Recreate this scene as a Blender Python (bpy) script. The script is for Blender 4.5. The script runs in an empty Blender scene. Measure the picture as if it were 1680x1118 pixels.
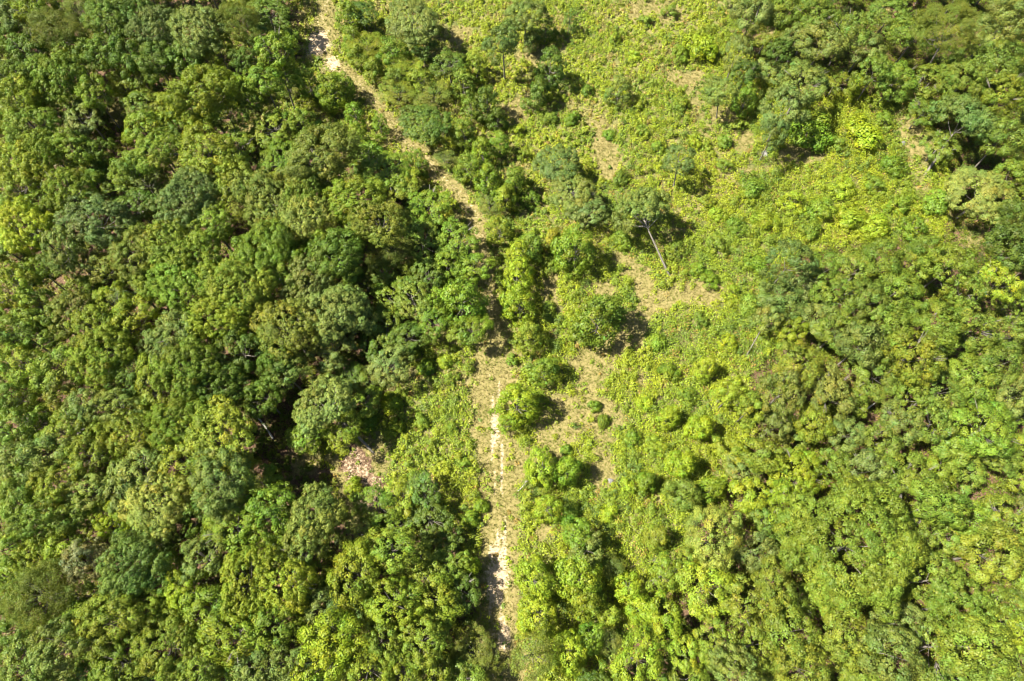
import bpy, bmesh, math, random
import numpy as np
from mathutils import Vector, Matrix

# ------------------------------------------------------------------ camera, world, sun
SC = bpy.context.scene
COL = SC.collection
PW, PH, FOC = 1680.0, 1118.0, 1120.0          # photograph size and focal length in its pixels
CAM_H, TILT = 120.0, math.radians(23.6)       # drone height, angle off straight down

cam_d = bpy.data.cameras.new("camera")
cam = bpy.data.objects.new("camera", cam_d)
COL.objects.link(cam)
cam.location = (0, 0, CAM_H)
cam.rotation_euler = (TILT, 0, 0)
cam_d.sensor_fit = 'HORIZONTAL'
cam_d.sensor_width = 36.0
cam_d.lens = FOC / PW * 36.0
cam_d.clip_start, cam_d.clip_end = 1.0, 6000.0
SC.camera = cam

SUN_ELEV, SUN_TO = math.radians(55), Vector((1.0, 0.06, 0)).normalized()   # direction shadows run
sun_from = Vector((-SUN_TO.x * math.cos(SUN_ELEV), -SUN_TO.y * math.cos(SUN_ELEV), math.sin(SUN_ELEV)))
world = bpy.data.worlds.new("World")
SC.world = world
world.use_nodes = True
wn = world.node_tree
sky = wn.nodes.new("ShaderNodeTexSky")
sky.sky_type = 'NISHITA'
sky.sun_disc = False
sky.sun_elevation = SUN_ELEV
sky.sun_rotation = math.atan2(sun_from.x, sun_from.y)
bg = wn.nodes["Background"]
bg.inputs[1].default_value = 0.05
wn.links.new(sky.outputs[0], bg.inputs[0])
sd = bpy.data.lights.new("sun", 'SUN')
sd.energy = 5.0
sd.angle = math.radians(0.5)
sd.color = (1.0, 0.955, 0.86)
so = bpy.data.objects.new("sun", sd)
COL.objects.link(so)
so.rotation_euler = sun_from.to_track_quat('Z', 'Y').to_euler()
SC.view_settings.view_transform = 'Standard'
SC.view_settings.look = 'None'
SC.view_settings.exposure = 2.05
SC.view_settings.gamma = 1.0
SC.render.engine = 'CYCLES'
SC.cycles.max_bounces = 6
SC.cycles.filter_width = 1.15
SC.cycles.diffuse_bounces = 2
SC.cycles.transmission_bounces = 4

# ------------------------------------------------------------------ pixel <-> place
CT, ST = math.cos(TILT), math.sin(TILT)

def at(px, py, z=0.0):
    """the point at height z that the photograph shows at pixel (px, py)"""
    px, py = np.asarray(px, float), np.asarray(py, float)
    cx, cy = (px - PW / 2) / FOC, -(py - PH / 2) / FOC
    dy, dz = cy * CT + ST, cy * ST - CT
    t = (z - CAM_H) / dz
    return cx * t, dy * t

def px_of(x, y, z=0.0):
    dz = z - CAM_H
    yc, zc = y * CT + dz * ST, -y * ST + dz * CT
    return PW / 2 + FOC * x / -zc, PH / 2 - FOC * yc / -zc

def depth(px, py, z=0.0):
    cy = -(py - PH / 2) / FOC
    return (CAM_H - z) / (CT - cy * ST)

# ------------------------------------------------------------------ noise on numpy arrays
def vnoise(x, y, seed=0):
    def h(i, j):
        n = (i * 374761393 + j * 668265263 + seed * 974711) & 0xffffffff
        n = ((n ^ (n >> 13)) * 1274126177) & 0xffffffff
        return ((n ^ (n >> 16)) & 0xffff) / 65535.0
    xi, yi = np.floor(x).astype(np.int64), np.floor(y).astype(np.int64)
    fx, fy = x - xi, y - yi
    fx, fy = fx * fx * (3 - 2 * fx), fy * fy * (3 - 2 * fy)
    a, b, c, d = h(xi, yi), h(xi + 1, yi), h(xi, yi + 1), h(xi + 1, yi + 1)
    return (a * (1 - fx) + b * fx) * (1 - fy) + (c * (1 - fx) + d * fx) * fy

def fbm(x, y, seed=0, n=4):
    s, a, t = 0, 1.0, 0
    for k in range(n):
        s = s + a * vnoise(x * 2 ** k, y * 2 ** k, seed + k)
        t += a
        a *= 0.55
    return s / t

# ------------------------------------------------------------------ the ground's zones
def poly_px(pts):
    p = np.array(pts, float)
    x, y = at(p[:, 0], p[:, 1])
    return np.stack([x, y], 1)

def inside(poly, x, y):
    r = np.zeros(x.shape, bool)
    n = len(poly)
    for i in range(n):
        x0, y0 = poly[i]
        x1, y1 = poly[(i + 1) % n]
        if y0 == y1:
            continue
        c = ((y0 > y) != (y1 > y)) & (x < (x1 - x0) * (y - y0) / (y1 - y0) + x0)
        r ^= c
    return r

def dist_line(line, x, y):
    d = np.full(x.shape, 1e9)
    for (x0, y0), (x1, y1) in zip(line[:-1], line[1:]):
        vx, vy = x1 - x0, y1 - y0
        t = np.clip(((x - x0) * vx + (y - y0) * vy) / (vx * vx + vy * vy + 1e-9), 0, 1)
        d = np.minimum(d, np.hypot(x - x0 - t * vx, y - y0 - t * vy))
    return d

def smooth(e0, e1, v):
    t = np.clip((v - e0) / (e1 - e0), 0, 1)
    return t * t * (3 - 2 * t)

TRACK = poly_px([(545, -60), (535, 0), (527, 40), (524, 85), (540, 100), (560, 113), (583, 132), (607, 160), (628, 185), (650, 213), (668, 238),
                 (690, 245), (704, 257), (718, 288), (747, 307), (768, 336), (782, 365), (790, 410), (797, 450), (806, 500), (806, 560),
                 (812, 620), (813, 700), (816, 760), (819, 820), (823, 880), (820, 930), (815, 970), (812, 1010), (822, 1060), (838, 1118), (850, 1190)])
SIDE = [poly_px(p) for p in (
    [(850, 770), (885, 735), (925, 705), (955, 660), (975, 610), (995, 575), (1035, 545), (1062, 500), (1110, 480), (1170, 480)],
    [(1062, 500), (1055, 455), (1020, 430)],
    [(1095, 390), (1130, 345), (1180, 310), (1240, 280), (1290, 262), (1330, 250)],
    [(1190, 290), (1175, 230), (1150, 195), (1140, 160)],
    [(1475, 215), (1510, 245), (1500, 300), (1540, 340), (1590, 375), (1605, 395)],
    [(690, 525), (730, 545), (800, 550)],
)]
SAND = [(588, 765, 3.4, 4.0), (603, 815, 3.0, 3.4), (718, 531, 4.0, 1.4), (522, 74, 3.0, 5.0), (545, 104, 2.8, 2.6), (816, 935, 2.5, 4.6), (812, 975, 1.3, 2.4), (812, 690, .9, 4.0), (826, 1040, 1.2, 3.0), (806, 905, .8, 1.6)]
DRY = [(722, 535, 7, 3.2), (935, 690, 5, 6), (968, 600, 4.5, 5), (985, 690, 4, 6), (905, 735, 4, 3), (845, 560, 3, 6), (835, 760, 3, 7), (1040, 560, 3, 3), (592, 768, 5.0, 6.5), (602, 825, 4.0, 5.5), (985, 760, 2.4, 5.0), (960, 640, 3.2, 5.5), (1095, 28, 5, 5), (1055, 15, 4, 4), (1190, 190, 4, 3),
       (1210, 235, 4, 4), (1280, 62, 5, 3.0), (1500, 225, 4, 8), (1450, 25, 2, 3), (985, 240, 3, 10), (1000, 270, 3, 5), (880, 90, 4, 4), (850, 180, 5, 4), (755, 60, 3, 3),
       (1150, 485, 3.6, 1.8), (1600, 395, 3.2, 2.2), (910, 720, 3.0, 4.0), (890, 870, 2.0, 3), (1130, 130, 5, 3.0), (720, 540, 4.4, 1.8), (780, 640, 1.5, 8), (1320, 255, 4.5, 3.5),
       (540, 40, 3.2, 8), (200, 190, 4, 3.5), (415, 212, 3, 2), (500, 760, 4, 3), (990, 480, 3, 3), (905, 470, 1.6, 6), (1050, 620, 1.0, 3)]
LITTER = [(440, 710, 9, 8), (480, 800, 9, 6), (690, 640, 3, 2), (1240, 690, 3, 4), (1200, 800, 2, 1.5), (1330, 800, 3, 2), (1570, 760, 6, 3), (100, 660, 4, 3), (270, 60, 5, 5),
          (1440, 880, 3, 4), (540, 750, 6, 4)]
FIELD = poly_px([(700, -40), (1200, -40), (1215, 60), (1270, 150), (1310, 175), (1390, 150), (1470, 165), (1520, 190), (1545, 250), (1560, 330), (1545, 392), (1440, 400), (1340, 410),
                 (1265, 440), (1245, 520), (1290, 560), (1225, 620), (1240, 720), (1190, 800), (1130, 860), (1110, 960), (1050, 1030), (1000, 1118), (840, 1180), (800, 1180), (795, 1000),
                 (770, 900), (700, 800), (630, 815), (560, 850), (545, 760), (480, 750), (500, 715), (590, 700), (610, 640), (690, 545), (690, 520), (780, 545), (795, 470), (750, 380), (660, 270), (560, 240),
                 (430, 190), (420, 150), (500, 90), (480, -40)])

def blob(lst, x, y, seed):
    m = np.zeros(x.shape)
    w = (fbm(x * .35, y * .35, seed) - .5) * 1.5
    for px, py, rx, ry in lst:
        cx, cy = at(px, py)
        d = np.hypot((x - cx) / rx, (y - cy) / ry)
        m = np.maximum(m, 1 - smooth(.25, 1.5, d + w))
    return m

def zones(x, y):
    """sand, dry grass, open field (0..1 each) at places x, y"""
    dt = dist_line(TRACK, x, y)
    wob = (fbm(x * .5, y * .5, 5) - .5)
    px, py = px_of(x, y)
    near = smooth(480, 620, py)                                  # the near half of the track is wider and has two ruts
    dry = 1 - smooth(1.2 + 1.6 * near, 2.3 + 2.1 * near, dt + wob * 1.5)
    for i, s in enumerate(SIDE):
        dry = np.maximum(dry, (.9 if i in (0, 1, 5) else .52) * (1 - smooth(.8, 2.6, dist_line(s, x, y) - .8 + wob * 2.5)))
    dry = np.maximum(dry, blob(DRY, x, y, 11))
    ruts = .78 * (1 - smooth(.12, .42, np.abs(dt - .72) + wob * .22)) * smooth(.25, .60, fbm(x * .25, y * .1, 21)) * (0.45 + .5 * near)
    mid = (1 - smooth(.3, 1.3, dt + wob)) * (1 - near) * .75
    sand = np.maximum(np.maximum(ruts, mid * .4), np.maximum(blob(SAND[3:], x, y, 31), .42 * blob(SAND[:3], x, y, 33)))
    op = inside(FIELD, x + wob * 5, y + wob * 5)
    soil = blob(SAND[:3], x, y, 33)                               # bare pinkish soil
    dry = dry * (1 - .85 * smooth(.3, .7, soil))
    op &= soil < .45
    return sand, dry, op

# ------------------------------------------------------------------ materials
def new_mat(name):
    m = bpy.data.materials.new(name)
    m.use_nodes = True
    nt = m.node_tree
    nt.nodes.clear()
    out = nt.nodes.new("ShaderNodeOutputMaterial")
    return m, nt, out

def leaf_material(name, use_object_colour):
    m, nt, out = new_mat(name)
    N, L = nt.nodes.new, nt.links.new
    tint = N("ShaderNodeAttribute")
    tint.attribute_name = "tint"
    if use_object_colour:
        oi = N("ShaderNodeObjectInfo")
        mul = N("ShaderNodeMix")
        mul.data_type = 'RGBA'
        mul.blend_type = 'MULTIPLY'
        mul.inputs[0].default_value = 1
        L(oi.outputs["Color"], mul.inputs[6])
        L(tint.outputs["Color"], mul.inputs[7])
        colour = mul.outputs[2]
    else:
        colour = tint.outputs["Color"]
    p = N("ShaderNodeBsdfPrincipled")
    p.inputs["Roughness"].default_value = .5
    p.inputs["Specular IOR Level"].default_value = .2
    L(colour, p.inputs["Base Color"])
    tr = N("ShaderNodeBsdfTranslucent")
    warm = N("ShaderNodeMix")
    warm.data_type = 'RGBA'
    warm.blend_type = 'MULTIPLY'
    warm.inputs[0].default_value = 1
    warm.inputs[7].default_value = (1.45, 1.5, .35, 1)
    L(colour, warm.inputs[6])
    L(warm.outputs[2], tr.inputs[0])
    mx = N("ShaderNodeMixShader")
    mx.inputs[0].default_value = .23
    L(p.outputs[0], mx.inputs[1])
    L(tr.outputs[0], mx.inputs[2])
    L(mx.outputs[0], out.inputs[0])
    return m

LEAF = leaf_material("leaves", True)
WEED = leaf_material("undergrowth_leaves", False)

def bark_material(name, c0, c1):
    m, nt, out = new_mat(name)
    N, L = nt.nodes.new, nt.links.new
    tc = N("ShaderNodeTexCoord")
    mp = N("ShaderNodeMapping")
    mp.inputs["Scale"].default_value = (6, 6, 1.2)
    nz = N("ShaderNodeTexNoise")
    nz.inputs["Scale"].default_value = 1.6
    nz.inputs["Detail"].default_value = 5
    rp = N("ShaderNodeValToRGB")
    rp.color_ramp.elements[0].position, rp.color_ramp.elements[1].position = .35, .65
    rp.color_ramp.elements[0].color, rp.color_ramp.elements[1].color = (*c0, 1), (*c1, 1)
    p = N("ShaderNodeBsdfPrincipled")
    p.inputs["Roughness"].default_value = .85
    L(tc.outputs["Object"], mp.inputs[0])
    L(mp.outputs[0], nz.inputs[0])
    L(nz.outputs[0], rp.inputs[0])
    L(rp.outputs[0], p.inputs["Base Color"])
    L(p.outputs[0], out.inputs[0])
    return m

BARK = bark_material("bark", (.075, .064, .048), (.16, .142, .112))
PALE_BARK = bark_material("pale_bark", (.3, .27, .23), (.5, .46, .41))

def ground_material():
    m, nt, out = new_mat("ground_soil")
    N, L = nt.nodes.new, nt.links.new
    at_ = N("ShaderNodeAttribute")
    at_.attribute_name = "zone"
    sep = N("ShaderNodeSeparateColor")
    L(at_.outputs["Color"], sep.inputs[0])
    tc = N("ShaderNodeTexCoord")

    def noise(scale, detail=6):
        n = N("ShaderNodeTexNoise")
        n.inputs["Scale"].default_value = scale
        n.inputs["Detail"].default_value = detail
        n.inputs["Roughness"].default_value = .65
        L(tc.outputs["Object"], n.inputs[0])
        return n.outputs[0]

    def ramp(fac, stops):
        r = N("ShaderNodeValToRGB")
        e = r.color_ramp.elements
        while len(e) < len(stops):
            e.new(.5)
        for k, (p, c) in enumerate(stops):
            e[k].position = p
            e[k].color = (*c, 1)
        L(fac, r.inputs[0])
        return r.outputs[0]

    def mix(f, a, b):
        x = N("ShaderNodeMix")
        x.data_type = 'RGBA'
        L(f, x.inputs[0])
        L(a, x.inputs[6])
        L(b, x.inputs[7])
        return x.outputs[2]

    def edge(z, n, k):
        """break a zone's soft edge with noise: clamp((z + (n - .5) * k - .3) / .4)"""
        a = N("ShaderNodeMath")
        a.operation = 'MULTIPLY_ADD'
        L(n, a.inputs[0])
        a.inputs[1].default_value = k
        a.inputs[2].default_value = -k / 2
        b = N("ShaderNodeMath")
        b.operation = 'ADD'
        L(z, b.inputs[0])
        L(a.outputs[0], b.inputs[1])
        c = N("ShaderNodeMapRange")
        c.inputs[1].default_value, c.inputs[2].default_value = .3, .7
        L(b.outputs[0], c.inputs[0])
        return c.outputs[0]

    fine, mid_, big = noise(2.2, 8), noise(.55, 6), noise(.12, 4)
    litter = ramp(fine, [(.3, (.035, .022, .013)), (.5, (.085, .052, .03)), (.7, (.17, .105, .065))])
    field = ramp(mid_, [(.3, (.055, .07, .018)), (.5, (.115, .11, .035)), (.7, (.2, .16, .07))])
    dry = ramp(fine, [(.28, (.075, .075, .02)), (.5, (.155, .13, .046)), (.72, (.225, .175, .08))])
    sand = ramp(fine, [(.3, (.21, .15, .085)), (.5, (.30, .225, .135)), (.7, (.44, .35, .235))])
    c = mix(edge(sep.outputs[2], mid_, .8), litter, field)
    c = mix(edge(sep.outputs[1], mid_, 1.1), c, dry)
    c = mix(edge(sep.outputs[0], fine, 1.3), c, sand)
    p = N("ShaderNodeBsdfPrincipled")
    p.inputs["Roughness"].default_value = .95
    p.inputs["Specular IOR Level"].default_value = .1
    L(c, p.inputs["Base Color"])
    bp = N("ShaderNodeBump")
    bp.inputs["Strength"].default_value = .7
    bp.inputs["Distance"].default_value = .25
    L(fine, bp.inputs["Height"])
    L(bp.outputs[0], p.inputs["Normal"])
    L(p.outputs[0], out.inputs[0])
    return m

# ------------------------------------------------------------------ mesh helpers
def quads_mesh(name, V, tint, mat):
    """V: (n,4,3) corners of n separate leaves; tint: (n,3) colour of each leaf"""
    n = len(V)
    me = bpy.data.meshes.new(name)
    me.vertices.add(n * 4)
    me.vertices.foreach_set("co", V.reshape(-1).astype(np.float32))
    me.loops.add(n * 4)
    me.loops.foreach_set("vertex_index", np.arange(n * 4, dtype=np.int32))
    me.polygons.add(n)
    me.polygons.foreach_set("loop_start", np.arange(n, dtype=np.int32) * 4)
    me.polygons.foreach_set("loop_total", np.full(n, 4, np.int32))
    a = me.attributes.new("tint", 'FLOAT_COLOR', 'FACE')
    a.data.foreach_set("color", np.concatenate([tint, np.ones((n, 1))], 1).astype(np.float32).reshape(-1))
    me.materials.append(mat)
    me.update(calc_edges=True)
    return me

def unit(v):
    return v / (np.linalg.norm(v, axis=-1, keepdims=True) + 1e-9)

def leaves(rng, C, Nrm, size, slim=.72):
    """a folded-diamond leaf spray at each centre, facing its normal"""
    n = len(C)
    t = unit(np.cross(Nrm, unit(rng.normal(size=(n, 3)))))
    b = np.cross(Nrm, t)
    s = (size * rng.uniform(.7, 1.3, n))[:, None]
    w = s * slim
    k = s * .18 * Nrm
    return np.stack([C - t * s * .5, C - b * w * .5 + k, C + t * s * .5, C + b * w * .5 + k], 1)

def sphere_dirs(rng, n):
    return unit(rng.normal(size=(n, 3)))

def tubes_mesh(name, paths, mat, sides=6):
    """paths: list of (points, radii); one closed tapered tube for each"""
    V, F = [], []
    for pts, rad in paths:
        pts = [Vector(p) for p in pts]
        base = len(V)
        for i, p in enumerate(pts):
            d = (pts[min(i + 1, len(pts) - 1)] - pts[max(i - 1, 0)]).normalized()
            u = d.cross(Vector((.31, .83, .46))).normalized()
            w = d.cross(u)
            for k in range(sides):
                a = 2 * math.pi * k / sides
                V.append(p + (u * math.cos(a) + w * math.sin(a)) * rad[i])
        for i in range(len(pts) - 1):
            for k in range(sides):
                a, b = base + i * sides + k, base + i * sides + (k + 1) % sides
                F.append((a, b, b + sides, a + sides))
        F.append(tuple(base + k for k in range(sides))[::-1])
        F.append(tuple(base + (len(pts) - 1) * sides + k for k in range(sides)))
    me = bpy.data.meshes.new(name)
    me.from_pydata([tuple(v) for v in V], [], F)
    me.materials.append(mat)
    for p in me.polygons:
        p.use_smooth = True
    return me

# ------------------------------------------------------------------ tree kinds
def crown_lobes(rng, R, z0, z1, form):
    """centres and radii of a crown's big limbs' leaf masses"""
    out = []
    zc, hz = (z0 + z1) / 2, (z1 - z0) / 2
    if form in ('round', 'flat'):
        n = int(7 + R * 3.0) if form == 'round' else int(8 + R * 6)
        ga = math.pi * (3 - math.sqrt(5))
        for i in range(n):
            u = 1 - (i + .5) / n * 1.5                       # from the top down past the equator
            a = i * ga + rng.uniform(-.35, .35)
            rr = math.sqrt(max(0, 1 - u * u))
            lr = R * rng.uniform(.24, .40)
            k = rng.uniform(.62, .86) * (1 + .16 * math.sin(a * 2 + R) + .1 * math.sin(a * 3 + 2 * R))
            zf = u * rng.uniform(.7, .95)
            if form == 'flat':
                zf = (1.0 - 1.35 * (rr * k) ** 2 + rng.uniform(-.3, .2)) if u > -.2 else u * .8
                lr = R * rng.uniform(.15, .27)
                k *= 1.1 if rr > .5 else .9
            out.append((R * k * rr * math.cos(a), R * k * rr * math.sin(a), zc + hz * zf * .8, lr))
        for k in range(2 + int(R)):                           # stray limbs that break the outline
            a, u = rng.uniform(0, 6.28), rng.uniform(-.2, .8)
            rr = math.sqrt(1 - u * u) * R * rng.uniform(.85, 1.08)
            out.append((rr * math.cos(a), rr * math.sin(a), zc + hz * u * .8, R * rng.uniform(.13, .22)))
    elif form == 'cone':
        n = int(9 + (z1 - z0) * 1.7)
        for i in range(n):
            f = (i + rng.uniform(.2, .8)) / n
            a = i * 2.4 + rng.uniform(-.4, .4)
            rr = R * (.25 + .75 * math.sin(math.pi * min(1, (1 - f) * .62 + .06))) * .62
            out.append((rr * math.cos(a), rr * math.sin(a), z0 + (z1 - z0) * f * .93, R * rng.uniform(.3, .45) * (1.1 - .5 * f)))
    elif form == 'feather':
        n = int(9 + R * 4)
        for i in range(n):
            u = 1 - (i + .5) / n * 1.35
            a = i * 2.4 + rng.uniform(-.4, .4)
            rr = math.sqrt(max(0, 1 - u * u))
            k = rng.uniform(.5, .95)
            out.append((R * k * rr * math.cos(a), R * k * rr * math.sin(a), zc + hz * u * .85, R * rng.uniform(.22, .38)))
    else:                                                     # bush
        n = int(6 + R * 3)
        for i in range(n):
            a = i * 2.4 + rng.uniform(-.4, .4)
            rr = R * math.sqrt((i + .3) / n) * .78
            rr *= rng.uniform(.8, 1.25)
            out.append((rr * math.cos(a), rr * math.sin(a), max(.15, z0 + (z1 - z0) * (.2 + .5 * (1 - min(1, rr / R) ** 2) * rng.uniform(.4, 1.5))), R * rng.uniform(.18, .42)))
    return out

def crown_leaves(rng, lobes, axis_z, form, leaf, grain):
    Cs, Ns, Ts = [], [], []
    for (x, y, z, lr) in lobes:
        c = np.array([x, y, z])
        out = unit(np.array([x, y, (z - axis_z) * .8 + .6 * lr + .4]))
        flat = {'flat': .62, 'feather': .45}.get(form, .85)
        puff = {'feather': .55, 'flat': .5}.get(form, .47) * grain
        n2 = max(5, int(2.0 * math.pi * lr * lr / (math.pi * puff * puff) * 1.0))
        d = sphere_dirs(rng, n2 * 3)
        d = d[(d @ out) > -.25][:n2]
        lobe_tint = rng.uniform(.86, 1.14)
        hue = rng.normal(0, .04)
        for q in d:
            old = .13 if rng.random() < .035 else rng.normal(0, .035)      # a few sprays yellowing
            pc = c + q * lr * rng.uniform(.72, 1.08) * np.array([1, 1, flat])
            pr = puff * rng.choice([.6, .8, 1.0, 1.25, 1.6], p=[.25, .25, .2, .2, .1])
            m = int(42 * (pr / puff) ** 2 * grain ** .8)
            if form == 'feather':
                m = int(m * 1.3)
            e = sphere_dirs(rng, m * 2)
            face = unit(q * .8 + out * .3 + np.array([0, 0, .55]))
            e = e[(e @ face) > -.3][:m]
            P = pc + e * pr * np.array([1, 1, .8]) * rng.uniform(.6, 1.05, (len(e), 1))
            jit = .9 if form == 'feather' else .34
            Nn = unit(e * .75 + face * .45 + rng.normal(size=e.shape) * jit * .6)
            Cs.append(P)
            Ns.append(Nn)
            v = lobe_tint * rng.uniform(.84, 1.16) * rng.uniform(.86, 1.14, len(e))
            hh = hue + old + rng.normal(0, .04, len(e))
            Ts.append(np.stack([v * (1 + hh * 1.6), v, v * (1 - hh)], 1))
    C, Nn, T = np.concatenate(Cs), np.concatenate(Ns), np.concatenate(Ts)
    return leaves(rng, C, Nn, leaf, .5 if form == 'feather' else .78), T

def wood(rng, lobes, R, z0, z1, H, form, bare=0):
    r0 = .036 * R + .045
    top = z0 + (z1 - z0) * (.7 if form == 'cone' else .4 if form == 'feather' else .28 if form == 'flat' else .42)
    bend = rng.uniform(-.35, .35, 2) * R * .25
    trunk = [(0, 0, -.4), (0, 0, 0.0), (bend[0] * .4, bend[1] * .4, z0 * .5), (bend[0], bend[1], z0), (bend[0] * .6, bend[1] * .6, top)]
    paths = [(trunk, [r0 * 1.5, r0 * 1.15, r0 * .9, r0 * .72, r0 * .2])]
    limbs = 0
    for i, (x, y, z, lr) in enumerate(lobes):
        if form == 'bush':
            paths.append(([(x * .15, y * .15, -.1), (x * .6, y * .6, z * .6), (x, y, z)], [.04, .03, .015]))
            continue
        if rng.random() < (.72 if form == 'flat' else .3) or (form != 'cone' and math.hypot(x, y) < .35 * R):
            continue
        if form == 'flat' and limbs >= 5:
            continue
        limbs += 1
        f = rng.uniform(.1, .75)
        s = Vector((bend[0] * .8, bend[1] * .8, z0 + (min(z, top) - z0) * f))
        e = Vector((x * .9, y * .9, z - lr * .25))
        mid = s.lerp(e, .5) + Vector((0, 0, -.08 * (e - s).length + rng.uniform(-.2, .2)))
        w = .6 if form == 'flat' else 1
        paths.append(([s, mid, e], [r0 * .42 * w, r0 * .26 * w, r0 * .06]))
    for i in range(bare):                                     # bare dead sprays poking out of the leaves
        a, u = rng.uniform(0, 6.28), rng.uniform(.1, .9)
        e = Vector((R * .95 * math.sqrt(1 - u * u * .8) * math.cos(a), R * .95 * math.sqrt(1 - u * u * .8) * math.sin(a), (z0 + z1) / 2 + (z1 - z0) * .55 * u))
        s = Vector((0, 0, z0 + (z1 - z0) * .3)).lerp(e, .5)
        for k in range(3):
            q = e + Vector(rng.uniform(-.2, .2, 3) * R)
            paths.append(([s, s.lerp(q, .55) + Vector(rng.uniform(-.1, .1, 3)), q], [.075, .055, .02]))
    return paths

CLASSES = {                                                   # kind -> list of (crown radius, height, crown base, form, how many variants)
    'T': [(2.4, 11, 5.0, 'round', 4), (3.6, 14, 7.0, 'round', 5), (4.9, 16, 8.5, 'round', 5), (6.6, 18, 9, 'round', 3)],
    'W': [(2.4, 8, 3.6, 'flat', 4), (3.6, 11, 5.4, 'flat', 4), (4.9, 13, 6.2, 'flat', 4), (6.6, 14, 6.4, 'flat', 2), (9.8, 16, 7.0, 'flat', 1)],
    'P': [(2.6, 11, 4.5, 'feather', 2), (3.8, 15, 6.5, 'feather', 3), (5.4, 17, 8, 'feather', 2)],
    'S': [(1.5, 5.5, 1.0, 'cone', 3), (2.2, 7.5, 1.4, 'cone', 3), (3.0, 9.0, 1.8, 'cone', 3)],
    'B': [(.8, 1.3, .05, 'bush', 3), (1.4, 2.2, .1, 'bush', 3), (2.2, 3.2, .1, 'bush', 3)],
}
PROTO = {}
_seed = 100
for kind, rows in CLASSES.items():
    PROTO[kind] = []
    for (R, H, z0, form, nv) in rows:
        vs = []
        for v in range(nv):
            _seed += 1
            rng = np.random.default_rng(_seed)
            z1 = H - .12 * R
            lb = crown_lobes(rng, R, z0, z1, form)
            grain = (1.0, .78, 1.2, .9, .7)[v % 5]
            Vq, T = crown_leaves(rng, lb, (z0 + z1) / 2, form, {'feather': .18, 'bush': .2, 'cone': .2}.get(form, .21) * grain ** .5, grain)
            cm = quads_mesh("crown", Vq, T, LEAF)
            bare = (0, 0, 0, 4, 0)[v % 5] if kind in 'TW' else 0
            tm = tubes_mesh("trunk", wood(rng, lb, R, z0, z1, H, form, bare), BARK, 6 if R > 3 else 5)
            vs.append((cm, tm))
        PROTO[kind].append((R, H, (z0 + H) / 2 + .1 * (H - z0), vs))

COLOUR = {
    'd': ((0.067, 0.107, 0.011), "dark green"),
    'g': ((0.105, 0.152, 0.014), "mid-green"),
    'y': ((0.132, 0.170, 0.013), "yellow-green"),
    'l': ((0.157, 0.210, 0.011), "bright lime green"),
    'o': ((0.113, 0.135, 0.017), "olive"),
    'b': ((0.084, 0.123, 0.022), "blue-green"),
    'k': ((0.114, 0.150, 0.026), "grey-green"),
    'p': ((0.145, 0.148, 0.043), "brownish"),
    'Y': ((0.189, 0.203, 0.013), "golden yellow"),
    'w': ((0.167, 0.203, 0.030), "pale yellowish"),
    'e': ((0.105, 0.161, 0.012), "fresh green"),
}
NAMES = {'T': ("broadleaf_tree", "tree", "trees of the wood left of the track"), 'W': ("spreading_tree", "tree", "spreading trees of the wood right of the track"),
         'P': ("feathery_tree", "tree", "feathery-leaved trees"), 'S': ("young_tree", "young tree", "young trees along the track and field"), 'B': ("bush", "bush", "bushes in the clearings")}

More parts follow.
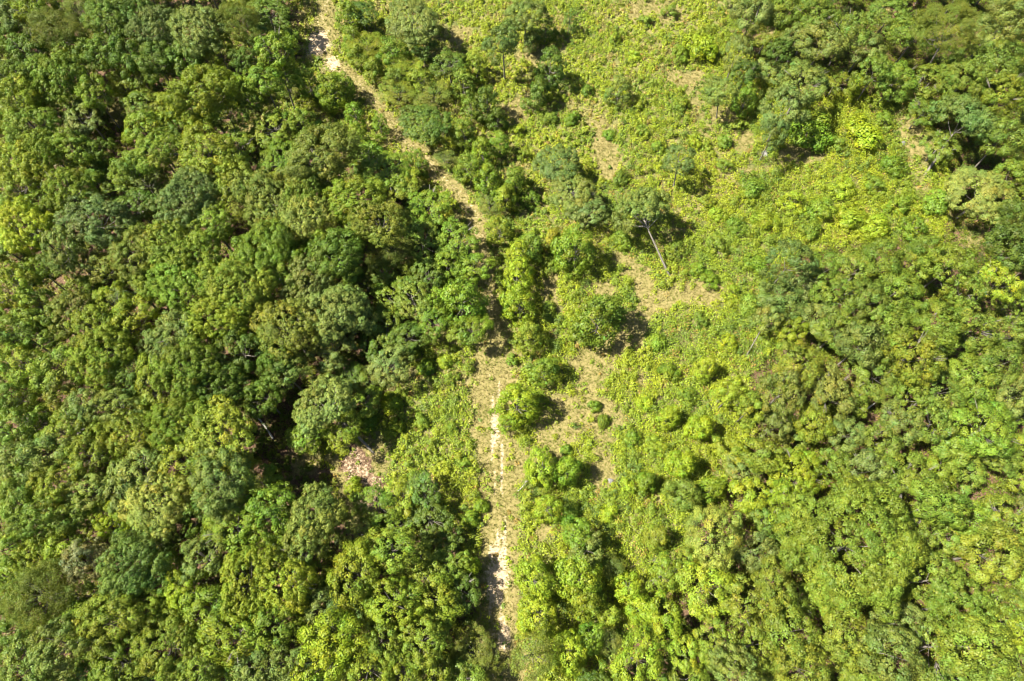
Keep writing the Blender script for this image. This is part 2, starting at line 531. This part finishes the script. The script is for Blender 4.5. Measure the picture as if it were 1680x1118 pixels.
# ------------------------------------------------------------------ every tree and bush seen: x y crown-radius kind colour [h=height] [@base pixel] (crown centre in photograph pixels)
TREES = """
15 20 28 T b|55 10 28 T y|85 45 36 P o|128 15 28 P o|110 75 26 T g|45 80 30 T d|15 62 22 T g|175 25 34 T d|165 80 30 T d|215 20 34 T d|205 85 30 T d|250 38 34 T b|255 95 32 T d|320 45 44 T k|300 92 28 T d|388 30 32 P o
355 78 22 T y|60 112 25 T g|20 122 28 T d|95 120 34 T g|130 100 22 T g|150 150 24 T g|192 132 18 S y|330 148 46 T y|268 172 28 T y h=9|15 165 38 T y|45 210 38 T g|60 248 34 T y|110 240 30 T g|15 262 34 T y|160 250 24 T d|240 210 32 T y|290 205 28 T g
258 245 34 T g|335 245 42 T y|215 270 26 T g|305 325 50 T b|380 285 30 T y|105 312 36 T g|20 302 30 T y|60 330 28 T g|150 360 46 T b|35 365 42 T l|95 402 34 T k|222 410 40 T o|167 440 22 T o|60 440 26 T g|108 510 34 T o|20 470 36 T y|52 500 34 T g
145 470 18 S g|180 490 30 T y|150 530 34 T y|206 525 34 T y|270 400 40 T y|265 450 38 T g|20 540 34 T g|60 547 30 T g|345 362 34 T e|395 305 32 T o|437 322 48 T o|500 355 38 T w|310 425 46 T e|430 415 50 T g|482 402 20 S e|295 462 42 T e|385 468 52 T y|352 515 40 T y
500 455 42 T k|470 535 46 T o|542 510 42 T k|290 540 34 T k|95 602 36 T g|160 578 42 T y|205 612 34 T d|30 600 34 T y|20 650 28 T g|100 640 26 T o|273 560 38 T k|254 622 36 T y|302 602 44 T g|332 560 30 T g|342 622 42 T d|135 672 34 T k|58 690 25 T g|187 668 34 T k
110 702 36 T y|20 702 32 T g|212 708 40 T y|290 692 40 T g|358 712 52 T y|70 742 34 T k|140 742 36 T y|30 760 36 T k|230 772 40 T k|300 762 38 T y|30 805 34 T g|90 792 34 T y|142 805 36 T k|62 845 36 T g|112 848 30 T g|200 800 32 T k|255 828 46 T w|178 850 30 T l
360 790 46 T k|328 842 26 T d|382 862 40 T g|20 902 30 T y|52 912 30 T y|100 892 28 T y|135 920 32 T p|55 975 50 P o|105 975 28 P o|210 930 46 T b|262 945 34 T g|330 912 38 T k|300 970 34 T l|180 1012 44 T y|240 1005 34 T y|270 1062 46 T y|95 1060 44 T k|132 1022 30 T g
40 1095 40 T k|20 1035 26 T d|190 1092 40 T g|340 1002 40 T g|400 955 46 T y|380 1042 44 T y|322 1092 40 T g|420 1095 38 T k|440 20 34 T d h=11|464 60 20 T d h=5|425 62 28 T d h=11|450 80 30 T e|432 130 28 T e|460 122 24 T e|402 95 22 T d|395 140 22 S e
570 22 22 S e|592 20 24 T d h=7|578 58 16 S g|600 75 28 P y h=6.5|642 82 25 S e|584 88 14 S y|675 28 42 T k h=12|692 72 22 T d h=8|655 108 32 P y h=6.5|690 126 23 S y|648 126 19 S g|612 112 16 S y|652 150 27 P y h=6|710 150 28 P o h=6.5|694 200 36 T d h=9|665 190 14 B p|737 103 28 T d h=8
503 130 21 S e|540 142 25 S y|562 136 19 S e|475 142 18 P o h=5|580 182 17 S e|585 220 20 S e|622 200 15 S e|495 195 23 S g|524 250 52 T o|455 265 36 T e h=10|600 250 30 S e h=8|635 278 38 T e h=8|684 258 16 S e|662 302 28 T y h=7|445 305 34 T y h=11|498 315 36 T g|580 322 40 T y|620 360 40 T o|704 334 34 T e h=8|678 362 28 T e h=9|733 352 15 S Y|690 392 34 T g h=10
770 268 24 S e|800 290 24 S e|730 256 18 P o h=5|802 330 22 P o h=5|818 368 22 S y|824 62 27 T b h=16 @828 130|798 160 24 S d|815 187 16 S d|760 130 20 S g|772 172 18 S g|780 95 20 S y
435 392 34 T g|465 440 34 T g|553 414 40 T d|530 395 28 T g|640 398 38 P o h=11|665 436 22 P y h=7|630 442 28 T g h=8|598 462 24 T d h=6|563 508 46 T k h=13|733 430 28 S e|757 486 36 S e|715 490 24 S e|690 497 12 B l|612 562 26 T d h=8|606 620 20 P o h=5|540 572 34 T k h=11|570 610 26 T d h=6|527 655 48 T k h=14 @612 742|580 640 14 S w|602 692 16 B e|450 600 30 T d|430 650 30 T d|470 610 30 T k|392 575 34 T d|385 640 30 T d
440 842 40 T e|513 852 42 T k|500 895 36 T k|587 875 32 T o h=8|705 850 34 T d h=7|652 862 22 T g h=7|735 885 22 T d h=6|640 900 38 T y|682 932 42 T y h=11|582 942 40 T y|738 930 30 T g h=8|702 982 42 T y h=11|640 992 40 T y|770 925 16 S l|752 968 34 T d h=7|463 955 44 T y|450 1022 40 T y|530 1000 34 T k|550 1042 42 T l|620 1050 36 T y|690 1050 40 T y|530 1092 40 T l|600 1100 36 T y|660 1105 34 T y|470 1092 38 T k|712 1105 30 T y|778 1072 36 P o h=7|805 1100 20 P o h=5
862 20 30 T k h=11|896 40 18 S d|872 62 14 S b|935 30 14 S d|905 100 26 S d|886 142 18 S d|1017 140 20 S k|870 168 16 B g|965 146 10 B g|1100 14 14 B e|1116 86 16 B e|1150 72 26 B l|1060 32 10 B g|1212 78 24 W k|1226 115 22 W d|1240 14 30 W k|1182 147 24 T k h=12 @1175 195|1226 156 20 S e|1116 256 26 T b h=11 @1105 307|1054 212 11 B g|913 267 34 T b h=9|937 310 34 T k h=9|967 342 28 T k h=8|1048 338 40 T k h=11.5 @1099 455|1236 300 22 B g|870 322 16 B e|1192 270 14 B g
1290 12 30 W g|1340 20 34 W g|1312 58 26 W k|1352 62 38 W k|1396 42 32 W g|1460 20 34 W g|1505 50 34 W g|1560 40 40 P o h=20 @1502 147|1620 60 40 W k|1660 22 36 W k|1642 98 36 W g|1600 104 36 W g|1280 82 24 W d|1322 130 42 W k|1290 172 38 W k|1272 214 24 W b|1420 72 34 W k|1440 112 30 W g|1472 125 34 W e|1470 146 26 P g h=6.5|1406 136 13 S l|1330 207 34 B e|1375 232 16 B g|1455 196 16 B e|1420 214 28 B l|1590 188 54 W b h=14 @1517 288|1645 152 36 W y|1652 222 34 W g|1582 130 34 W g|1470 270 20 B e|1440 302 18 B g|1385 305 20 B l
1612 318 54 W w h=11|1668 350 26 W d|1665 285 30 W g|1540 330 22 B e|850 412 24 S l|850 445 28 S l|852 492 28 S l|872 400 20 S g|868 548 24 S y|907 388 14 S Y|945 398 34 S e|985 515 40 S g|850 655 34 S l|893 605 24 S e|835 690 18 S l|886 655 16 B e|975 666 10 B g|1150 526 13 B g|1145 440 13 B e|1165 458 16 B e|1022 392 16 B e|1262 520 24 W k h=10 @1225 583|1200 646 26 W l|1234 668 26 W y|1150 700 20 S l|1300 424 38 W b|1285 490 36 W b|1322 470 26 W k|1350 442 32 W e|1372 480 34 W g|1402 440 36 W y|1420 492 40 W g|1350 522 30 W k|1378 540 34 W g|1302 540 24 W l|1450 422 34 W g|1500 432 36 W y|1478 472 34 W g|1525 412 30 W g|1560 432 38 W y|1592 472 30 W g|1642 460 34 W l|1662 402 34 W d|1602 532 34 W g|1662 540 30 W g|1540 530 40 W g|1460 540 38 W g|1418 562 34 W k|1502 582 46 W y|1440 610 44 W g
1310 598 42 W y|1288 642 38 W o|1360 640 44 W o|1338 692 30 W y|1540 642 44 W g|1600 620 40 W g|1642 592 36 W g|1670 642 30 W k|1480 690 34 W k|1450 722 30 W g|1390 710 30 W k|1540 692 34 W g|1500 648 30 W g|1622 702 52 W e|1565 735 30 W g|1400 660 24 W g|1310 775 44 W l|1290 822 30 W l|1372 765 32 W g|1490 788 50 W g|1420 770 30 W k|1545 825 38 W g|1640 750 30 W g|1408 885 98 W g|1600 850 38 W e|1655 855 40 W y|1635 905 44 W y|1540 948 44 W g|1582 995 50 W g|1652 1006 42 W g|1275 958 34 W y|1300 1040 44 W g|1320 1095 40 W y|1393 1048 44 W y|1480 1025 40 W k|1465 1075 48 W k|1540 1065 48 W g|1612 1062 48 W g|1665 1092 40 W g|1420 1102 40 W g|1665 1035 34 W l
890 762 30 S l|875 792 20 B k|932 770 22 S e|900 832 24 S l|940 840 14 B e|950 872 28 S e|965 902 26 T k h=9|1005 930 18 P o h=5|878 950 34 S l|882 1010 36 S l|955 945 38 S l|962 985 30 S y|876 1076 36 P o|935 1072 34 S l|970 1048 26 S e|1000 1052 20 P o h=5|1002 1008 18 S y|1050 1082 40 W l|1032 962 24 S l|1055 1000 24 S l|1092 942 30 W l|1090 1012 32 W l|1165 965 44 W l|1172 880 48 W w|1240 902 34 W k|1120 812 26 W g|1235 992 44 W y|1180 1062 40 W y|1205 1098 40 W k|1245 1062 40 W y|1128 1075 30 W l|1232 812 30 W l|1255 750 30 W y|1130 920 24 W y|1200 740 26 W l|1170 800 22 S e|1080 880 20 S y|1270 700 24 W k|1100 680 18 S l|1120 760 22 S l|1060 790 16 S e|1160 600 18 S l
1195 560 16 B l|1080 560 12 B e|1100 610 16 B e|1060 660 14 B l|1130 650 16 B g|1040 720 14 B e|1080 730 16 B l|1030 800 14 B l|1000 840 14 B l|990 690 8 B g|930 740 10 B g|940 440 16 B e|905 430 16 B g|940 520 16 B l|900 510 12 B g|1110 410 18 B g|1180 400 20 B g|1210 370 16 B e|1240 430 18 B e|1200 480 16 B l|1230 500 14 B g|1300 330 22 B l|1350 340 22 B e|1400 350 24 B l|1330 370 20 B g|1440 370 22 B l|1480 330 20 B e|1500 370 22 B e|1260 360 20 B l
740 620 12 B g|690 690 12 B g|650 700 14 B l|770 600 10 B g|640 660 14 B l|700 600 14 B e|740 700 10 B e|680 780 12 B g|760 760 12 B e|790 830 10 B e|580 800 16 B l|770 850 14 B e|730 590 12 B l|840 590 10 B e|845 560 10 B g
1010 60 10 B y|1040 90 9 B l|940 190 12 B e|900 190 13 B g|1050 165 12 B y|1120 170 12 B y|1140 230 12 B l|1080 240 10 B e|1020 290 14 B g|1160 240 10 B y|860 250 14 B y|850 210 12 B l|1000 220 9 B e|1190 230 12 B g|1210 205 12 B y|1160 330 12 B y|1180 350 14 B l|820 230 16 S e|845 290 18 S e|830 320 18 S y|760 210 20 S g|790 240 18 S e
"""
GAPS = [(440, 715, 45), (490, 790, 45), (660, 740, 25), (640, 560, 0), (430, 350, 14), (200, 195, 26), (500, 20, 25), (480, 770, 40), (1620, 790, 22), (1440, 985, 18), (1620, 955, 18), (1600, 395, 30), (1240, 690, 16),
        (185, 1080, 0), (440, 475, 8), (250, 660, 14), (160, 790, 8), (90, 665, 14), (330, 850, 8), (415, 212, 14), (410, 110, 14), (750, 1010, 30), (1420, 670, 14), (1335, 735, 16), (540, 770, 40), (450, 740, 40)]

random.seed(7)
nrng = np.random.default_rng(7)
entries = []
for row in TREES.strip().replace("\n", "|").split("|"):
    f = row.split()
    e = dict(px=float(f[0]), py=float(f[1]), r=float(f[2]), kind=f[3], col=f[4], h=None, base=None, fill=False)
    k = 5
    while k < len(f):
        if f[k].startswith("h="):
            e['h'] = float(f[k][2:])
            k += 1
        else:
            e['base'] = (float(f[k][1:]), float(f[k + 1]))
            k += 2
    entries.append(e)

# the wood's canopy between the crowns named above: the lower trees that fill it
def in_field(px, py):
    x, y = at(px, py)
    return bool(inside(FIELD, np.array([x]), np.array([y]))[0])

big = [e for e in entries if e['kind'] != 'B']
for gy in range(-25, 1150, 19):
    for gx in range(-30, 1716, 19):
        px, py = gx + random.uniform(-6, 6), gy + random.uniform(-6, 6)
        if in_field(px, py) or any(math.hypot(px - a, py - b) < c + 14 for a, b, c in GAPS):
            continue
        if any(math.hypot(px - e['px'], py - e['py']) < e['r'] * .92 + (11 if px < 1000 else 12) for e in big):
            continue
        right = px > 1000
        e = dict(px=px, py=py, r=random.uniform(25, 33), kind='W' if right else 'T', col=random.choice('ggyked' if not right else 'ggyyke'), h=None, base=None, fill=True)
        entries.append(e)
        big.append(e)

# ------------------------------------------------------------------ words for the labels
MARKS = [(525, 85, "the track's far sandy patch"), (815, 945, "the sandy patch on the near track"), (595, 790, "the tan patch left of the track"), (440, 712, "the left wood's reddish soil gap"),
         (960, 640, "the tan grass path right of the track"), (1048, 338, "the crown on the long bare trunk"), (1612, 318, "the pale yellowish tree at right edge"), (1408, 885, "the huge domed crown at lower right"),
         (55, 975, "the large feathery olive at lower left"), (150, 360, "the blue-green dome at far left"), (524, 250, "the dark crown by the upper track"), (824, 62, "the tall dark tree at top centre"),
         (1590, 188, "the dark blue-green tree at upper right"), (1560, 40, "the tall olive tree at top right"), (985, 515, "the lone rounded tree in the central field"), (757, 486, "the tree shading the mid track"),
         (527, 655, "the big grey tree by the left clearing"), (470, 535, "the olive crown in the left wood"), (358, 712, "the yellow-green dome in the left wood"), (255, 828, "the pale crown at lower left"),
         (180, 1012, "the broad yellow-green crown near the bottom left"), (1172, 880, "the pale spreading crown at lower centre"), (1300, 424, "the blue-green crown right of the field"), (305, 325, "the broad blue-green crown at upper left"),
         (85, 45, "the feathery olive at top left"), (320, 45, "the grey tree with bare twigs at top left"), (675, 28, "the grey tree by the track's end"), (738, 350, "the golden sapling by the track"),
         (1330, 207, "the dense lime tree at upper right"), (1017, 140, "the small grey cone in the upper field"), (850, 655, "the lime tree beside the near track"), (1622, 702, "the broad fresh green crown at right edge"),
         (1360, 640, "the olive crown in the right wood"), (1393, 1048, "the lime crown near the bottom right"), (550, 1042, "the lime crown at bottom centre-left"), (135, 920, "the brownish crown at lower left"),
         (222, 410, "the olive crown at middle left"), (1475, 787, "the broad yellow-green crown at right"), (955, 945, "the lime tree at lower centre"), (735, 650, "the bright thicket in the left clearing"),
         (1400, 350, "the thicket right of the field"), (913, 267, "the blue-green clump in the upper field"), (1060, 660, "the weeds right of the tan path"), (1540, 560, "the middle of the right wood"), (15, 600, "the middle of the left edge"),
         (700, 935, "the sunlit crowns left of the near track"), (330, 150, "the big sunlit crown at upper left")]
SECTORS = ["right of", "above right of", "above", "above left of", "left of", "below left of", "below", "below right of"]
ORD = ["", "second ", "third ", "fourth ", "fifth ", "sixth ", "seventh ", "eighth ", "ninth ", "tenth "]

def size_word(r, kind):
    if kind == 'B':
        return "small" if r < 13 else "broad"
    return "small" if r < 21 else "medium" if r < 33 else "large" if r < 46 else "very large"

KIND_WORD = {'T': "round-crowned tree", 'W': "spreading tree", 'P': "feathery tree", 'S': "young tree", 'B': "bush"}
taken = {}
groups = {}
for e in entries:
    best = sorted((math.hypot(e['px'] - x, e['py'] - y), x, y, t) for x, y, t in MARKS)[0]
    d, x, y, t = best
    e['own'] = d < 4
    if e['own']:
        e['mark'] = (t, None)
    else:
        s = int(((math.degrees(math.atan2(y - e['py'], e['px'] - x)) + 382.5) % 360) // 45)
        e['mark'] = (t, s)
        groups.setdefault((t, s, e['kind'], e['col']), []).append((d, e))
for key, lst in groups.items():
    lst.sort(key=lambda q: q[0])
    for i, (d, e) in enumerate(lst):
        e['ord'] = i

def label_of(e):
    t = long_label(e)
    return t.replace('round-crowned tree', 'tree') if len(t.replace('-', ' ').replace("'", ' ').split()) > 16 else t

def long_label(e):
    word = COLOUR[e['col']][1]
    t, s = e['mark']
    if s is None:
        return f"{KIND_WORD[e['kind']]}, {t}"
    n = len(groups[(t, s, e['kind'], e['col'])])
    o = "" if n == 1 else ("nearest " if e['ord'] == 0 else ORD[e['ord']])
    word = word.replace("bright lime green", "lime")
    return f"{o}{word} {KIND_WORD[e['kind']]} {SECTORS[s]} {t}"

# ------------------------------------------------------------------ ground height
def relief(x, y):
    return (fbm(x * .03, y * .03, 41, 3) - .5) * 1.2 + (fbm(x * .3, y * .3, 43, 3) - .5) * .35

# ------------------------------------------------------------------ plant them
def plant(e):
    kind = e['kind']
    px, py, r = e['px'], e['py'], e['r']
    rows = PROTO[kind]
    h0 = {'T': 13.0, 'W': 10.0, 'P': 12.0, 'S': 5.0, 'B': 1.0}[kind]
    rm = r * depth(px, py, h0 * .7) / FOC
    rm = max(.5, rm) * (1.0 if kind == 'W' else 1.04)
    rm *= .95 if kind == 'W' and r < 60 else 1
    i = min(range(len(rows)), key=lambda k: abs(math.log(rows[k][0] / rm)))
    R, H, zc, vs = rows[i]
    s = rm / R
    cm, tm = random.choice(vs)
    h = e['h'] or H * (s ** .6) * random.uniform(*((.85, 1.45) if kind == 'W' else (.9, 1.1))) * (.64 if e['fill'] else 1.0) * (1.08 if kind == 'T' and px < 650 else 1.0)
    if kind in 'SB' and not e['h']:
        h = H * s
    sz = h / H
    zt = zc * sz
    cx, cy = (float(v) for v in at(px, py, zt))
    root = bpy.data.objects.new(NAMES[kind][0], None)
    root.empty_display_size = .5
    COL.objects.link(root)
    if e['base']:
        bx, by = (float(v) for v in at(*e['base'], 0))
        ax = Vector((cx - bx, cy - by, zt))
        root.rotation_mode = 'QUATERNION'
        root.rotation_quaternion = Vector((0, 0, 1)).rotation_difference(ax.normalized()) @ Matrix.Rotation(random.uniform(0, 6.28), 3, 'Z').to_quaternion()
        sz *= ax.length / zt
    else:
        bx, by = cx, cy
        root.rotation_euler = (0, 0, random.uniform(0, 6.28))
    root.location = (bx, by, float(relief(np.array([bx]), np.array([by]))[0]))
    u = random.uniform(.86, 1.16) if not e['base'] else 1
    root.scale = (s * u, s / u, sz)
    c = np.array(COLOUR[e['col']][0]) * (.86 if kind == 'W' else 1.0) * random.uniform(.88, 1.14) * np.array([random.uniform(.94, 1.06), 1, random.uniform(.85, 1.2)])
    if kind == 'W':
        c = c * 1.06 + np.array([.003, .002, .003])
    root['label'], root['category'], root['group'] = label_of(e), NAMES[kind][1], NAMES[kind][2]
    for nm, me in (("trunk" if kind != 'B' else "stems", tm), ("crown" if kind != 'B' else "foliage", cm)):
        o = bpy.data.objects.new(nm, me)
        COL.objects.link(o)
        o.parent = root
        o.color = (*c, 1)
    e['xy'], e['rm'] = (bx, by), rm
    return root

for e in entries:
    plant(e)
print("trees:", {k: sum(e['kind'] == k for e in entries) for k in 'TWPSB'}, "fill:", sum(e['fill'] for e in entries))

# ------------------------------------------------------------------ the ground: one sheet, fine under the view, coarse to the horizon
def axis(lo, hi, step, far):
    a = list(np.arange(lo, hi + step * .5, step))
    ext = [8, 20, 50, 120, 300, 700, far]
    return np.array([lo - v for v in ext[::-1]] + a + [hi + v for v in ext])

gx, gy = axis(-135, 135, .6, 2500), axis(-25, 165, .6, 2500)
X, Y = np.meshgrid(gx, gy)
sand, dry, op = zones(X, Y)
Z = relief(X, Y) - .12 * sand * (np.abs(X) < 130)
nx, ny = len(gx), len(gy)
me = bpy.data.meshes.new("ground")
me.vertices.add(nx * ny)
me.vertices.foreach_set("co", np.stack([X, Y, Z], -1).astype(np.float32).reshape(-1))
ii = (np.arange(ny - 1)[:, None] * nx + np.arange(nx - 1)[None]).reshape(-1)
q = np.stack([ii, ii + 1, ii + nx + 1, ii + nx], 1).astype(np.int32)
me.loops.add(len(q) * 4)
me.loops.foreach_set("vertex_index", q.reshape(-1))
me.polygons.add(len(q))
me.polygons.foreach_set("loop_start", np.arange(len(q), dtype=np.int32) * 4)
me.polygons.foreach_set("loop_total", np.full(len(q), 4, np.int32))
me.polygons.foreach_set("use_smooth", np.ones(len(q), bool))
za = me.attributes.new("zone", 'FLOAT_COLOR', 'POINT')
za.data.foreach_set("color", np.stack([sand, dry, op.astype(float), np.ones_like(sand)], -1).astype(np.float32).reshape(-1))
me.materials.append(ground_material())
me.update(calc_edges=True)
ground = bpy.data.objects.new("ground", me)
COL.objects.link(ground)
ground['kind'] = "structure"

# ------------------------------------------------------------------ undergrowth and grass nobody could count
def scatter(n, seed):
    rng = np.random.default_rng(seed)
    x, y = rng.uniform(-135, 135, n), rng.uniform(-14, 160, n)
    px, py = px_of(x, y)
    k = (px > -25) & (px < 1705) & (py > -25) & (py < 1145)
    return rng, x[k], y[k], px[k], py[k]

def stuff(name, label, V, T, mat):
    o = bpy.data.objects.new(name, quads_mesh(name, V, T, mat))
    COL.objects.link(o)
    o['kind'], o['label'], o['category'] = "stuff", label, name
    return o

rng, x, y, px, py = scatter(120000, 3)
sand, dry, op = zones(x, y)
patch = fbm(x * .09, y * .09, 51)
dens = np.where(op, smooth(.22, .45, patch + .12), np.where(px > 1150, .65, .7)) * (1 - .9 * smooth(.3, .6, blob(SAND[:3], x, y, 33)))
dens = dens * (1 - .9 * smooth(.15, .8, dry)) * (1 - sand)
lush = smooth(.0, 1.0, (px - 850) / 400 + (py - 300) / 500)      # knee-high weeds uphill, head-high saplings on the lower right
k = rng.random(len(x)) < dens
x, y, px, py, op, patch, lush, dry = (a[k] for a in (x, y, px, py, op, patch, lush, dry))
n = len(x)
R = rng.uniform(.32, .75, n) * (1 + .6 * lush) * (1 - .4 * dry)
H = R * rng.uniform(.7, 1.7, n) + .15
hue = np.clip(fbm(x * .13, y * .13, 61) * 1.7 - .5 - .2 * (px < 800) + rng.normal(0, .2, n), 0, 1)[:, None]
straw = (smooth(.45, .7, fbm(x * .22, y * .22, 65)) * (1 - lush) * .55 > rng.random(n))[:, None]
weed_a, weed_b, weed_c = np.array([.190, .218, .012]), np.array([.134, .182, .012]), np.array([.080, .126, .018])
colr = np.where(hue < .5, weed_a + (weed_b - weed_a) * hue * 2, weed_b + (weed_c - weed_b) * (hue * 2 - 1))
rust = (rng.random(n) < .05)[:, None]
colr = np.where(straw, np.array([.2, .175, .05]), colr)
colr = np.where(rust, np.array([.2, .14, .03]), colr) * rng.uniform(.8, 1.2, (n, 1))
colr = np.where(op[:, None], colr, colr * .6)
m = 24
e = sphere_dirs(rng, n * m).reshape(n, m, 3)
e[..., 2] = np.abs(e[..., 2])
C = np.stack([x, y, relief(x, y)], 1)[:, None] + e * np.stack([R, R, H], 1)[:, None] * rng.uniform(.5, 1.05, (n, m, 1))
Nn = unit(e * .6 + np.array([0, 0, .7]) + rng.normal(0, .35, (n, m, 3)))
T = colr[:, None] * rng.uniform(.7, 1.3, (n, m, 1))
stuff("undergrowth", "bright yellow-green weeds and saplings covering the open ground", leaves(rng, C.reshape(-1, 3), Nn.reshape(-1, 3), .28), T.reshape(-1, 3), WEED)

rng, x, y, px, py = scatter(16000, 9)
sand, dry, op = zones(x, y)
lush = smooth(.0, 1.0, (px - 800) / 400 + (py - 250) / 500)
k = rng.random(len(x)) < np.where(op, (smooth(.32, .52, fbm(x * .14, y * .14, 81)) * (.35 + .65 * lush) + .10) * (1 - .97 * smooth(.15, .7, dry)), np.where(px > 1150, .38, .45)) * (1 - smooth(.2, .5, blob(SAND[:3], x, y, 33)))
op = op[k]
x, y, lush, px = x[k], y[k], lush[k], px[k]
n, m = len(x), 130
R = rng.uniform(.4, 1.15, n) * (.8 + .55 * lush)
H = R * rng.uniform(1.0, 2.6, n) + .3
hue = np.clip(fbm(x * .2, y * .2, 83) * 1.7 - .45 + rng.normal(0, .25, n), 0, 1)[:, None]
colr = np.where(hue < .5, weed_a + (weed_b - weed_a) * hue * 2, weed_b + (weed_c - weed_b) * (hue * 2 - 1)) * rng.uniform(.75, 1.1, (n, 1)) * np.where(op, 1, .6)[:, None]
sub = sphere_dirs(rng, n * 7).reshape(n, 7, 3) * rng.uniform(.2, .85, (n, 7, 1))       # seven sprays to each plant
sub[..., 2] = np.abs(sub[..., 2]) * 1.15
pick = rng.integers(0, 7, (n, m))
e = sphere_dirs(rng, n * m).reshape(n, m, 3)
e[..., 2] = np.abs(e[..., 2]) * .8
pos = np.take_along_axis(sub, pick[..., None].repeat(3, 2), 1) + e * .36
C = np.stack([x, y, relief(x, y)], 1)[:, None] + pos * np.stack([R, R, H], 1)[:, None]
Nn = unit(e * .7 + np.array([0, 0, .6]) + rng.normal(0, .25, (n, m, 3)))
T = colr[:, None] * rng.uniform(.85, 1.15, (n, m, 1))
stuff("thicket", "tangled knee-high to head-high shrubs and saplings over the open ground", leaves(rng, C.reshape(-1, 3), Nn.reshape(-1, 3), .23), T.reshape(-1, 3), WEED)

rng, x, y, px, py = scatter(330000, 4)
sand, dry, op = zones(x, y)
k = rng.random(len(x)) < (np.where(op, .10, 0.0) + .75 * dry) * (1 - .9 * sand)
x, y, dry = x[k], y[k], dry[k]
n, m = len(x), 3
a = rng.uniform(0, 6.283, (n, m))
d = np.stack([np.cos(a), np.sin(a), np.zeros_like(a)], -1)
up = np.array([0, 0, 1.0])
hgt = rng.uniform(.15, .45, (n, m, 1))
base = np.stack([x, y, relief(x, y)], 1)[:, None] + rng.normal(0, .08, (n, m, 3)) * np.array([1, 1, 0])
tip = base + up * hgt + d * hgt * rng.uniform(.4, 1.0, (n, m, 1))
side = np.stack([-np.sin(a), np.cos(a), np.zeros_like(a)], -1) * .05
V = np.stack([base - side, base + side, tip + side * .4, tip - side * .4], 2).reshape(-1, 4, 3)
green = np.clip(fbm(x * .25, y * .25, 71) * 1.8 - .5 + rng.normal(0, .15, n), 0, 1)[:, None]
tan, grn = np.array([.205, .17, .06]), np.array([.12, .145, .02])
T = (tan + (grn - tan) * green)[:, None] * rng.uniform(.75, 1.25, (n, m, 1))
stuff("grass", "dry tan grass along the track and over the clearings", V, T.reshape(-1, 3), WEED)

# ------------------------------------------------------------------ fallen and bare timber
def timber(name, label, cat, pa, pb, za_, zb, rad, branches, mat=PALE_BARK, seed=0):
    rg = np.random.default_rng(seed)
    ax, ay = (float(v) for v in at(*pa, za_))
    bx, by = (float(v) for v in at(*pb, zb))
    ga, gb = (float(relief(np.array([u]), np.array([v]))[0]) for u, v in ((ax, ay), (bx, by)))
    A, B = Vector((0, 0, 0)), Vector((bx - ax, by - ay, zb - za_ + gb - ga))
    off = Vector(rg.uniform(-.3, .3, 3))
    off.z = 0
    paths = [([A, A.lerp(B, .35) + off * .7, A.lerp(B, .7) + off, B], [rad, rad * .85, rad * .65, rad * .3])]
    L_ = (B - A).length
    for k in range(branches):
        s = A.lerp(B, rg.uniform(.35, .95)) + off * .7
        t = s + (B - A).normalized() * L_ * rg.uniform(.1, .3) + Vector(rg.uniform(-1, 1, 3)) * L_ * .16
        t.z = max(t.z, s.z)
        paths.append(([s, s.lerp(t, .5) + Vector(rg.uniform(-.15, .15, 3)), t], [rad * .4, rad * .28, rad * .08]))
    root = bpy.data.objects.new(name, tubes_mesh(name, paths, mat, 7))
    COL.objects.link(root)
    root.location = (ax, ay, ga + za_ + rad * .5)
    root['label'], root['category'] = label, cat
    return root

timber("fallen_log", "pale fallen log across the reddish soil gap in the left wood", "log", (450, 722), (412, 672), .2, .2, .2, 3, seed=1)
timber("fallen_log", "short pale log lying between dark crowns near the top left", "log", (268, 68), (292, 76), .5, .5, .16, 1, seed=2)
timber("fallen_log", "grey log leaning in the dark gap of the right wood", "log", (1416, 676), (1440, 658), .5, 3.0, .2, 1, seed=3)
timber("dead_snag", "bare grey dead snag beside the lime bushes right of the near track", "dead tree", (850, 806), (862, 790), .1, 3.0, .12, 6, seed=4)

def rock(label, px, py, size, seed):
    """a weathered boulder: a squashed, faceted ball sunk a little into the soil"""
    rg = np.random.default_rng(seed)
    bm = bmesh.new()
    bmesh.ops.create_icosphere(bm, subdivisions=2, radius=size)
    for v in bm.verts:
        k = 1 + .22 * math.sin(v.co.x * 3 / size + seed) + .14 * math.sin(v.co.y * 5 / size) + rg.uniform(-.07, .07)
        v.co = Vector((v.co.x * k * 1.25, v.co.y * k, v.co.z * k * .62))
    me = bpy.data.meshes.new("rock")
    bm.to_mesh(me)
    bm.free()
    me.materials.append(STONE)
    o = bpy.data.objects.new("rock", me)
    COL.objects.link(o)
    x, y = (float(v) for v in at(px, py, 0))
    o.location = (x, y, float(relief(np.array([x]), np.array([y]))[0]) + size * .3)
    o['label'], o['category'] = label, "rock"

STONE = bark_material("stone", (.09, .085, .075), (.17, .16, .145))
rock("grey boulder half sunk in straw grass in the upper right field", 1254, 254, .75, 1)
rock("small pale rock on the bare strip near the dark upper right tree", 1481, 236, .5, 2)
rock("small pale rock at the lower end of the tan grass path", 1002, 789, .42, 3)
